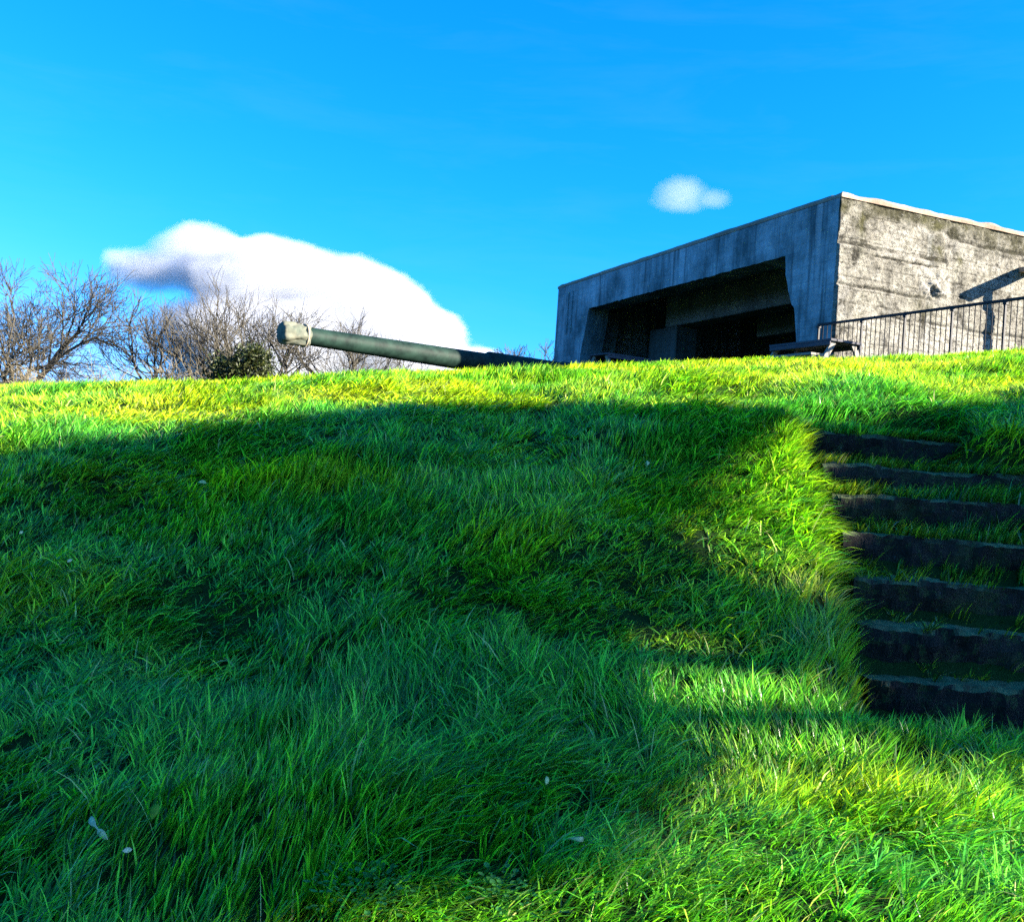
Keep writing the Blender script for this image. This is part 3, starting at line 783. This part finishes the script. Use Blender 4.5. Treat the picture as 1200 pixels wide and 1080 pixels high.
# unseen evergreen out to the right, crown cut to throw the slope's shade
def shade_tree():
    poly = [(1.4, 6.2), (2.2, 5.98), (2.6, 5.86), (2.8, 5.77), (3.1, 5.76), (3.5, 5.74), (3.9, 5.69), (4.08, 5.56), (4.3, 5.30), (4.6, 4.85), (5.5, 4.7), (6.5, 5.1), (7.6, 5.9), (8.15, 6.4), (8.15, 6.82), (7.6, 6.98), (7.3, 7.08), (7.12, 7.2), (7.3, 7.35), (7.32, 7.6), (7.42, 7.95), (6.97, 8.2), (6.3, 8.23), (5.84, 8.30), (5.2, 8.40), (4.0, 8.7), (2.6, 8.5), (1.6, 7.6)]
    holes = [(5.15, 6.10, 0.14), (4.72, 5.92, 0.13), (4.88, 5.70, 0.15), (4.45, 5.62, 0.08)]  # gaps placed in the crown to pass the sunlit spots
    rs = np.random.RandomState(12)
    n = 130000
    v = rs.uniform(1.3, 8.3, n); h = rs.uniform(4.5, 9, n)
    ins = np.zeros(n, bool); j = len(poly) - 1
    for i in range(len(poly)):
        xi, yi = poly[i]; xj, yj = poly[j]
        c = ((yi > h) != (yj > h)) & (v < (xj - xi) * (h - yi) / (yj - yi + 1e-9) + xi)
        ins ^= c; j = i
    for (a, b, r) in holes: ins &= ((v - a) ** 2 + (h - b) ** 2) > r * r
    # ragged slit cut through the crown to let in the sunlit strip
    a0 = np.array([3.85, 5.60]); a1 = np.array([7.05, 7.12]); dl = a1 - a0; ll = np.hypot(*dl)
    tt = ((v - a0[0]) * dl[0] + (h - a0[1]) * dl[1]) / ll; dd = np.abs((v - a0[0]) * dl[1] - (h - a0[1]) * dl[0]) / ll
    ins &= ~((tt > -0.35) & (tt < ll) & (dd < 0.13 + 0.05 * (tt < 0.62 * ll) + 0.16 * np.maximum(vnoise(tt / 0.33, 0 * tt, 6, 2), -0.22)))
    v, h = v[ins], h[ins]
    w = rs.normal(0, 0.9, len(v))
    W0 = 18.0
    P = np.stack([SH.x * (W0 + w) + SV.x * v, SH.y * (W0 + w) + SV.y * v, h + w * math.tan(SUN_EL)], 1)
    bx = SH * W0 + SV * 4.9
    z = float(ground_z(bx.x, bx.y, False)) - 0.2
    root = empty('shading_evergreen', (bx.x, bx.y, z)); tag(root, 'unseen evergreen tree to the right, crown shaped for the hillside shade', 'tree')
    P = P - np.array([bx.x, bx.y, z])
    leaf_cloud('crown', P, 0.095, M_LEAF, root, rs, (0.035, 0.06, 0.015), 0.5)
    st = Sticks(); rnd = random.Random(4)
    st.seg(Vector((0, 0, 0)), Vector((0.1, 0, 4.0)), 0.4, 0.3, 10); st.seg(Vector((0.1, 0, 4.0)), Vector((0, 0.1, 8.0)), 0.3, 0.1, 8)
    for k in range(16):
        c = Vector(P[rnd.randrange(len(P))]); st.seg(Vector((0.05, 0, max(1.0, c.z - 2))), c, 0.12, 0.03, 5)
    st.build('trunk', M_BARK, root)
shade_tree()

# ------------------------------------------------------------------ single leaves and weeds in the grass
def blade_leaf(name, loc, outline, rz, tilt, col, label, curl=0.0, group=None, lift=0.0, k=0.8):
    """a leaf from half-widths along its length (t, halfwidth), slightly cupped, with a thickness"""
    V, F = [], []
    for (t, w) in outline:
        z = -curl * (t - 0.03) ** 2 * 60
        V += [(t * k, -w * k, (z + w * 0.35) * k), (t * k, 0, z * k), (t * k, w * k, (z + w * 0.35) * k)]
    n = len(outline)
    for i in range(n - 1):
        for j in range(2): F.append((i * 3 + j, i * 3 + j + 1, (i + 1) * 3 + j + 1, (i + 1) * 3 + j))
    o = mesh_obj(name, V, F, M_DEAD, None, True)
    at = o.data.color_attributes.new('tint', 'FLOAT_COLOR', 'POINT')
    for i in range(len(V)): at.data[i].color = (*[c * (0.85 + 0.3 * ((i * 7) % 5) / 4) for c in col], 1)
    md = o.modifiers.new('thickness', 'SOLIDIFY'); md.thickness = 0.0006
    o.location = (loc[0], loc[1], loc[2] + lift); o.rotation_euler = (tilt[0], tilt[1], rz)
    tag(o, label, 'leaf', group); return o
LOBED = [(0, .001), (.012, .008), (.03, .013), (.05, .011), (.062, .004), (.078, .003), (.086, .011), (.10, .013), (.112, .007), (.12, .001)]
OVAL = [(0, .001), (.01, .002), (.016, .009), (.03, .015), (.045, .016), (.058, .011), (.068, .001)]
SMALL = [(0, .001), (.008, .008), (.018, .010), (.028, .007), (.034, .001)]
CURL = [(0, .002), (.015, .006), (.03, .009), (.045, .009), (.06, .007), (.07, .001)]
GL = 'fallen leaves in the grass'
def on_grass(x, y): return (x, y, float(ground_z(x, y)) + 0.07)
blade_leaf('fallen_leaf', on_grass(-1.19, 2.95), LOBED, R(-50), (R(50), R(15), 0), (0.60, 0.56, 0.33), 'long pale lobed dead leaf caught in the grass at the lower left', 0.1, GL, 0.02)
blade_leaf('fallen_leaf', on_grass(-1.01, 2.96), OVAL, R(70), (R(20), R(-60), 0), (0.16, 0.30, 0.02), 'single fresh green oval leaf standing upright in dark grass', 0.1, GL)
blade_leaf('fallen_leaf', on_grass(-1.03, 2.80), SMALL, R(40), (R(55), 0, 0), (0.66, 0.58, 0.36), 'tiny round whitish leaf below the long pale lobed leaf', 0.0, GL, 0.02)
blade_leaf('fallen_leaf', on_grass(0.25, 2.88), CURL, R(10), (R(70), R(5), 0), (0.62, 0.58, 0.28), 'pale curled crescent leaf near the bottom centre of the grass', 0.9, GL, 0.03)
blade_leaf('fallen_leaf', on_grass(-2.545, 5.14), SMALL, R(80), (R(50), R(-20), 0), (0.62, 0.58, 0.28), 'small pale leaf at the left edge of the shaded slope', 0.1, GL, 0.03)
blade_leaf('fallen_leaf', on_grass(-2.17, 4.88), SMALL, R(60), (R(50), R(-20), 0), (0.58, 0.55, 0.30), 'small pale leaf a little below the leaf at the left edge', 0.1, GL, 0.03)
blade_leaf('fallen_leaf', on_grass(-1.86, 5.84), OVAL, R(10), (R(45), 0, 0), (0.52, 0.55, 0.22), 'yellowish leaf lying just under the sunlit band on the left', 0.1, GL, 0.03)
blade_leaf('fallen_leaf', on_grass(0.85, 6.18), OVAL, R(75), (R(40), R(-40), 0), (0.45, 0.55, 0.25), 'upright yellow green leaf in the upper middle of the shaded slope', 0.1, GL, 0.03)
blade_leaf('fallen_leaf', on_grass(0.185, 3.20), SMALL, R(95), (R(20), R(-60), 0), (0.50, 0.58, 0.25), 'small yellowish leaf upright among grass above the curled crescent leaf', 0.1, GL, 0.04)
def weed(x, y, seed, n, rad, label):
    rs = np.random.RandomState(seed); V, F, C = [], [], []
    z = float(ground_z(x, y)) + 0.03
    for k in range(n):
        a = rs.uniform(0, 6.28); r0_ = rad * rs.rand() ** 0.6; L = rs.uniform(0.010, 0.022); el = rs.uniform(-0.2, 0.7); h = rs.uniform(0.02, 0.075)
        d = np.array([math.cos(a) * math.cos(el), math.sin(a) * math.cos(el), math.sin(el)]); sd = np.array([-math.sin(a), math.cos(a), 0])
        b = np.array([math.cos(a) * r0_, math.sin(a) * r0_, h]); i = len(V)
        for (t, w) in ((0, .1), (.3, .38), (.65, .42), (1, .05)):
            V += [b + d * L * t - sd * L * w + np.array([0, 0, .004]), b + d * L * t, b + d * L * t + sd * L * w + np.array([0, 0, .004])]
            C += [np.array([0.05, 0.19, 0.035]) * rs.uniform(0.8, 1.5)] * 3
        for q in range(3):
            for j in range(2): F.append((i + q * 3 + j, i + q * 3 + j + 1, i + q * 3 + j + 4, i + q * 3 + j + 3))
    o = fast_mesh('broadleaf_weed', np.array(V), np.array(F), np.zeros((0, 3), int), M_GRASS, None, np.array(C))
    o.location = (x, y, z); tag(o, label, 'weed', 'low weeds in the near grass', 'stuff')
weed(-0.33, 2.66, 1, 170, 0.14, 'leafy clover like weed patch in the near grass left of centre')
weed(0.05, 2.68, 2, 70, 0.09, 'smaller weed patch in the near grass beside the sunlit corner')

# ------------------------------------------------------------------ clouds (real volumes, lit by the sun)
def cloud(name, loc, size, blobs, density, nscale, namp, label, seed=0.0, soft=1.6):
    bm = bmesh.new(); add_box(bm, (-size[0], -size[1], -size[2]), size)
    m, nt = new_mat(name); N = NT(nt)
    tc = N.n('ShaderNodeTexCoord').outputs['Object']
    acc = None
    for (c, r, wgt) in blobs:
        mp = N.mapping(tc, tuple(1.0 / q for q in r), tuple(-a / q for a, q in zip(c, r)))
        ln = N.n('ShaderNodeVectorMath', operation='LENGTH'); N.l(mp, ln.inputs[0])
        f = N.math('MULTIPLY', N.math('SUBTRACT', 1.0, ln.outputs['Value']), wgt)
        if acc is None: acc = f
        else:
            nd = N.n('ShaderNodeMath', operation='SMOOTH_MAX'); N.l(acc, nd.inputs[0]); N.l(f, nd.inputs[1]); nd.inputs[2].default_value = 0.15; acc = nd.outputs[0]
    nz = N.noise(N.mapping(tc, (1, 1, 1.35), (seed, seed * 2, 0)), nscale, 9, 0.6)
    nz = N.math('MULTIPLY', N.math('SUBTRACT', nz, 0.5), namp)
    d = N.math('ADD', acc, nz)
    d = N.math('MULTIPLY', N.math('SMOOTH_MIN', N.math('MULTIPLY', N.math('MAXIMUM', d, 0.0), soft), 1.0), density)
    v = N.n('ShaderNodeVolumePrincipled'); v.inputs['Color'].default_value = (0.66, 0.68, 0.73, 1)
    v.inputs['Anisotropy'].default_value = 0.0
    N.l(d, v.inputs['Density']); N.out(v.outputs[0], True)
    o = bm_obj(name, bm, m); o.location = loc
    tag(o, label, 'cloud')
D = 520.0
def sky_at(px, py):     # metres at the cloud distance
    x, y = (px - 600) / 1150, (540 - py) / 1150
    c, s = math.cos(0.0688), math.sin(0.0688)
    return Vector(((x * c - y * s) * D, D, (x * s + y * c) * D))
c0 = Vector((-110, D, 62))
def B(px, py, rx, rz, ry=None, w=1.0, dy=0.0):
    p = sky_at(px, py) - c0
    k = D / 1150
    return ((p.x, dy, p.z), (rx * k, (ry or rx) * k, rz * k), w)
cloud('large_cloud', c0, (112, 75, 62), [
    B(238, 298, 70, 46, 40, 0.8), B(330, 335, 110, 60), B(288, 318, 74, 48), B(415, 362, 100, 72), B(470, 408, 90, 66), B(330, 400, 150, 70), B(180, 306, 90, 26, 40, 0.5), B(545, 440, 70, 44), B(585, 428, 60, 15, 40, 0.6)],
    0.11, 0.03, 0.75, 'large billowing white cloud low over the gun barrel', 0.0, 3.4)
c1 = sky_at(808, 222)
def B1(px, py, rx, rz, w=1.0):
    p = sky_at(px, py) - c1; k = D / 1150
    return ((p.x, 0, p.z), (rx * k, rx * k * 0.8, rz * k), w)
cloud('small_cloud', c1, (27, 22, 16), [B1(800, 216, 36, 20), B1(798, 229, 38, 13), B1(836, 225, 25, 13)], 0.022, 0.07, 0.7, 'small lone white puff of cloud above the casemate roof', 4.0)

# ------------------------------------------------------------------ sky and sun
SKY_R, SKY_G, SKY_B = 0.013, 0.58, 1.10
world = bpy.data.worlds.new('World'); scene.world = world; world.use_nodes = True
nt = world.node_tree; nt.nodes.clear(); N = NT(nt)
sky = N.n('ShaderNodeTexSky', sky_type='NISHITA'); sky.sun_disc = False
sky.sun_elevation = SUN_EL; sky.sun_rotation = math.atan2(SH.x, SH.y)
sky.air_density = 1.0; sky.dust_density = 0.7; sky.ozone_density = 2.0
bg = N.n('ShaderNodeBackground'); bg.inputs['Strength'].default_value = 0.064
sp = N.n('ShaderNodeSeparateColor'); N.l(sky.outputs[0], sp.inputs[0])
cb = N.n('ShaderNodeCombineColor')
N.l(N.math('MINIMUM', N.math('MULTIPLY', N.math('POWER', sp.outputs[0], 3.0), SKY_R), N.math('MULTIPLY', sp.outputs[1], 0.24)), cb.inputs[0])
N.l(N.math('MULTIPLY', N.math('POWER', sp.outputs[1], 0.92), SKY_G), cb.inputs[1]); N.l(N.math('MULTIPLY', sp.outputs[2], SKY_B), cb.inputs[2])
# faint high wisps
wv = N.mapping(N.n('ShaderNodeTexCoord').outputs['Generated'], (1.6, 1.6, 9.0), (0.3, 0.1, 0.2), (0.12, 0.05, 0.4))
wz = N.ramp(N.noise(wv, 2.6, 7, 0.62, 0.4), [(0.48, 0.0), (0.80, 0.04)])
N.l(N.mix(wz, cb.outputs[0], (1.5, 2.3, 2.7)), bg.inputs['Color'])
o = N.n('ShaderNodeOutputWorld'); N.l(bg.outputs[0], o.inputs['Surface'])
sun = bpy.data.lights.new('sun', 'SUN'); sun.energy = 5.0; sun.angle = R(0.5); sun.color = (1.0, 0.90, 0.74)
so = link(bpy.data.objects.new('sun', sun)); so.rotation_euler = SUN_DIR.to_track_quat('Z', 'Y').to_euler(); so.location = SUN_DIR * 60

# ------------------------------------------------------------------ camera
cam = bpy.data.cameras.new('camera'); co = link(bpy.data.objects.new('camera', cam))
cam.sensor_fit = 'HORIZONTAL'; cam.sensor_width = 36; cam.lens = 36 * 1150 / 1200
cam.clip_start = 0.05; cam.clip_end = 6000
roll, pitch = R(3.94), R(0.4)
r0 = Vector((1, 0, 0)); u0 = Vector((0, -math.sin(pitch), math.cos(pitch))); fw = Vector((0, math.cos(pitch), math.sin(pitch)))
rt = r0 * math.cos(roll) + u0 * math.sin(roll); up = -r0 * math.sin(roll) + u0 * math.cos(roll)
co.matrix_world = Matrix((( rt.x, up.x, -fw.x, 0), (rt.y, up.y, -fw.y, 0), (rt.z, up.z, -fw.z, 0), (0, 0, 0, 1)))
scene.camera = co

# ------------------------------------------------------------------ render settings
vs = scene.view_settings; vs.view_transform = 'Standard'; vs.look = 'None'; vs.exposure = 2.6; vs.gamma = 1.0; vs.use_curve_mapping = False
cy = scene.cycles
cy.max_bounces = 12; cy.diffuse_bounces = 3; cy.glossy_bounces = 2; cy.transmission_bounces = 4; cy.volume_bounces = 12; cy.transparent_max_bounces = 8
cy.volume_step_rate = 1.0; cy.volume_max_steps = 256
cy.use_denoising = False; cy.denoiser = 'OPENIMAGEDENOISE'; cy.denoising_input_passes = 'RGB_ALBEDO_NORMAL'; cy.denoising_prefilter = 'ACCURATE'
cy.sample_clamp_indirect = 4.0
